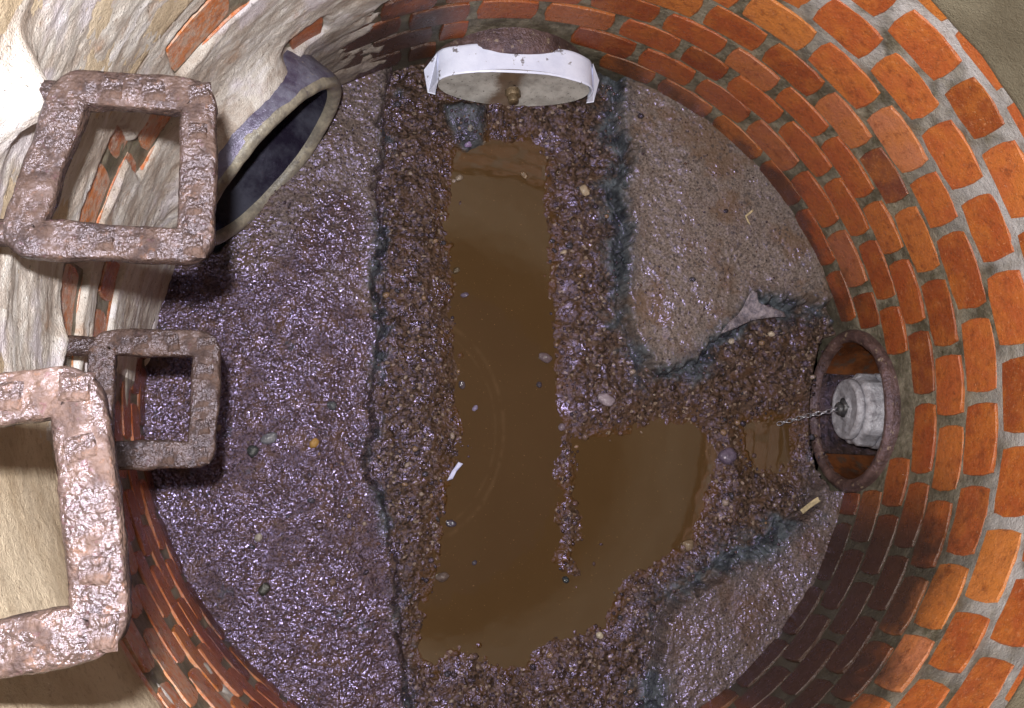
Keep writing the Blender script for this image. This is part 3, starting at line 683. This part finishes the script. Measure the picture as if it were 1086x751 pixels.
RIMDK = mat_plain('dark_clay_rim', (.045, .027, .024), (.105, .064, .058), .3, 34, .6, .005, 0, (.8, .7, 1), (.26, .20, .14), (.59, .66))
pr = pipe(PIPE_R, 'brown glazed pipe mouth in the right wall holding the silver plug', RIMDK, RIMDK, GLAZE, 5, pitch=math.radians(3))
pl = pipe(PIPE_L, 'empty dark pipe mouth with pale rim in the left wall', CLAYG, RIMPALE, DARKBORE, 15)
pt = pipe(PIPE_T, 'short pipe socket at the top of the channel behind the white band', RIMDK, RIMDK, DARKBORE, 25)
# silt in the bottom of the right and left pipes
def bed_in(p, parent, zl, mat, name, seed, x1=.35):
    n, k = 60, 24; xs = np.linspace(.004, x1, n); half = math.sqrt(max(p['rin']**2-zl**2, 1e-4)); ys = np.linspace(-half-.006, half+.006, k)
    A, B = np.meshgrid(xs, ys, indexing='ij'); P = np.stack([A, B, A*0+zl], -1); P[..., 2] += fbm(P+seed, 30, 4, seed)*.006 + .012*(np.abs(B)/half)**3
    link(name, mesh(name, P.reshape(-1, 3), grid_faces(n, k)), mat, parent)
MUD = mat_plain('black_mud', (.012, .009, .008), (.05, .032, .028), .15, 70, .7, .004, 0, (.65, .55, 1))
bed_in(PIPE_R, pr, -.096, MUD, 'mud', 41)

# silver expanding plug in the right pipe
SILV = mat_plain('dull_aluminium', (.22, .21, .24), (.44, .44, .50), .35, 55, .6, .004, .25, None, (.13, .12, .13), (.60, .70))
plug = thing('drain_plug', 'silver round expanding plug jammed in the right pipe with a chain on its hub', 'drain plug')
plug.location = (.606, -.020, .030); plug.rotation_euler = (0, math.radians(-4), math.radians(-3))
def lathe(name, prof, n, mat, parent, lobes=0, amp=0, seed=1, wob_=.001):
    pr_ = densify(prof, .004); ph = np.linspace(0, 2*np.pi, n, endpoint=False); V = np.zeros((len(pr_), n, 3))
    for i, (r, x) in enumerate(pr_):
        rr = r*(1+amp*np.sign(np.sin(lobes*ph))*np.abs(np.sin(lobes*ph))**.4) if lobes else r+ph*0
        V[i, :, 0] = x; V[i, :, 1] = rr*np.cos(ph); V[i, :, 2] = rr*np.sin(ph)
    d = fbm(V+seed, 60, 4, seed)*wob_; V[..., 0] += d
    return link(name, mesh(name, V.reshape(-1, 3), grid_faces(len(pr_), n, False, True)), mat, parent)
lathe('front_plate', [(.001, .000), (.020, .000), (.022, .004), (.046, .003), (.050, .000), (.055, .001), (.057, .006), (.057, .014), (.040, .016)], 96, SILV, plug)
lathe('ribbed_body', [(.040, .014), (.058, .015), (.066, .022), (.067, .050), (.062, .056), (.03, .058)], 120, SILV, plug, 9, .035, 3)
lathe('back_plate', [(.03, .056), (.068, .057), (.071, .062), (.071, .070), (.03, .074)], 96, SILV, plug)
DKM = mat_plain('dark_steel', (.05, .05, .055), (.12, .12, .13), .35, 60, .6, .002, .6)
hub = lathe('hub', [(.001, -.014), (.010, -.014), (.0125, -.011), (.0125, .001)], 6, DKM, plug)
wing = lathe('wing_nut', [(.001, -.007), (.017, -.007), (.018, -.005), (.018, .001)], 4, DKM, plug); wing.location = (0, .002, .004)
# chain
CH = mat_plain('bright_chain', (.25, .25, .28), (.5, .5, .58), .22, 80, .6, .001, .8)
chain = thing('chain', 'small bright chain running from the plug hub across the pipe lip', 'chain', (.59, -.022, .03))
def torus_mesh(a, b, r):
    n, k = 14, 6; V = []
    for i in range(n):
        t = 2*math.pi*i/n; c = np.array([a*math.cos(t), b*math.sin(t), 0]); d = np.array([math.cos(t), math.sin(t), 0])
        for j in range(k):
            s = 2*math.pi*j/k; V.append(c+d*r*math.cos(s)+np.array([0, 0, r*math.sin(s)]))
    return mesh('chain_link', V, grid_faces(n, k, True, True))
LK = torus_mesh(.0062, .0038, .0011); LK.materials.append(CH)
def z_lip(s): return s
pA, pB, pC = np.array([.578, -.022, .094]), np.array([.556, -.030, -.012]), np.array([.49, -.048, -.016])
pA = np.array([.592, -.021, .032]); curve = []
for s in np.linspace(0, 1, 12): curve.append((1-s)**2*pA+2*s*(1-s)*np.array([.578, -.026, .000])+s*s*pB)
for s in np.linspace(0, 1, 8)[1:]: curve.append(pB+(pC-pB)*s)
curve = np.array(curve); seg = np.r_[0, np.cumsum(np.linalg.norm(np.diff(curve, axis=0), axis=1))]
q = 0; i = 0
while q < seg[-1]:
    p_ = np.array([np.interp(q, seg, curve[:, k]) for k in range(3)]); p2 = np.array([np.interp(min(q+.004, seg[-1]+.0), seg, curve[:, k]) for k in range(3)])
    d = Vector(p2-p_) if np.linalg.norm(p2-p_) > 1e-6 else Vector((-1, 0, 0))
    o = link('chain_link', LK, None, chain); rot = d.to_track_quat('X', 'Z').to_matrix().to_4x4()
    o.matrix_basis = Matrix.Translation(Vector(p_)-chain.location) @ rot @ Matrix.Rotation(math.pi/2*(i % 2)+.4, 4, 'X'); i += 1; q += .0098

# white banded stopper in the top pipe
WHITE = mat_plain('white_plastic_band', (.55, .58, .76), (.66, .69, .86), .35, 12, .5, .0006, 0, None, (.10, .08, .08), (.59, .63))
WHITE.node_tree.nodes['Principled BSDF'].inputs['Roughness'].default_value = .3
def mat_face():
    m = Mt('grey_plug_face'); v = m.coord('Object'); sx = m.n('ShaderNodeSeparateXYZ'); m.l(v, sx.inputs[0]); n = m.noise(v, 26, 5, .7)
    c = m.mix(m.rng(n, .35, .65), (.27, .26, .25), (.44, .43, .42))
    d = m.math('ABSOLUTE', m.math('ADD', m.math('ADD', sx.outputs[1], -.012), m.math('MULTIPLY', m.math('SUBTRACT', n, .5), .05)))
    c = m.mix(m.rng(d, .012, .034, .85, 0), c, (.10, .055, .028))
    c = m.mix(m.rng(m.noise(v, 160, 3, .6), .62, .68, 0, .8), c, (.05, .04, .035))
    m.set(col=c, rough=.38, spec=.5); m.normal(m.bump(n, .001, 1)); return m.m
GREYF = mat_face()
BRASS = mat_plain('brass_bolt', (.10, .07, .04), (.22, .16, .10), .45, 70, .6, .002, .5)
cap = thing('pipe_stopper', 'round grey stopper with bright white band and brass bolt closing the top pipe', 'pipe stopper')
cap.location = (-.020, .548, .000); cap.rotation_euler = (0, math.radians(8), math.radians(91))
Rb = .146; ph = np.radians(np.linspace(-6, 186, 90)); secs = [(Rb-.003, .0), (Rb, .0), (Rb+.0005, .028), (Rb+.001, .056), (Rb-.003, .058)]
def bandy(secs, zs=.42):
    V = np.zeros((len(secs), len(ph), 3))
    for i, (r, x) in enumerate(secs): V[i, :, 0] = x; V[i, :, 1] = r*np.cos(ph)*1.0; V[i, :, 2] = r*zs*np.sign(np.sin(ph))*np.abs(np.sin(ph))**.8+.03
    return V
V = bandy(densify(secs+[(Rb-.003, .0)], .004)); V += fbm(V, 30, 3, 4)[..., None]*.0015
link('band', mesh('band', V.reshape(-1, 3), grid_faces(V.shape[0], V.shape[1])), WHITE, cap)
n = 90; a = np.linspace(0, 2*np.pi, n, endpoint=False); rs = np.linspace(0.02, 1, 14)
V = np.zeros((14, n, 3))
for i, s in enumerate(rs): V[i, :, 0] = .004+.006*(1-s); V[i, :, 1] = (Rb-.006)*s*np.cos(a); V[i, :, 2] = (Rb*.44)*s*np.sin(a)+.03
link('face_plate', mesh('face_plate', V.reshape(-1, 3), grid_faces(14, n, False, True)), GREYF, cap)
b = lathe('bolt', [(.001, -.020), (.0085, -.020), (.0095, -.018), (.0095, .006)], 24, BRASS, cap, wob_=.0003); b.location = (0, .002, .022)
b = lathe('bolt_nut', [(.001, -.009), (.013, -.009), (.0145, -.007), (.0145, .004)], 6, BRASS, cap, wob_=.0003); b.location = (0, .002, .022)
for s in (-1, 1):
    y0 = s*(Rb-.002); A = [(0, y0, .045), (.05, y0, .055), (.035, y0+s*.020, .022), (.0, y0+s*.012, .004), (-.002, y0-s*.002, .002)]
    V = [(x, y, z) for x, y, z in A]+[(x+.001, y, z-.003) for x, y, z in A]
    link('flap', mesh('flap', V, [(0, 1, 2, 3, 4), (9, 8, 7, 6, 5)]+[(i, (i+1) % 5, 5+(i+1) % 5, 5+i) for i in range(5)], False), WHITE, cap)
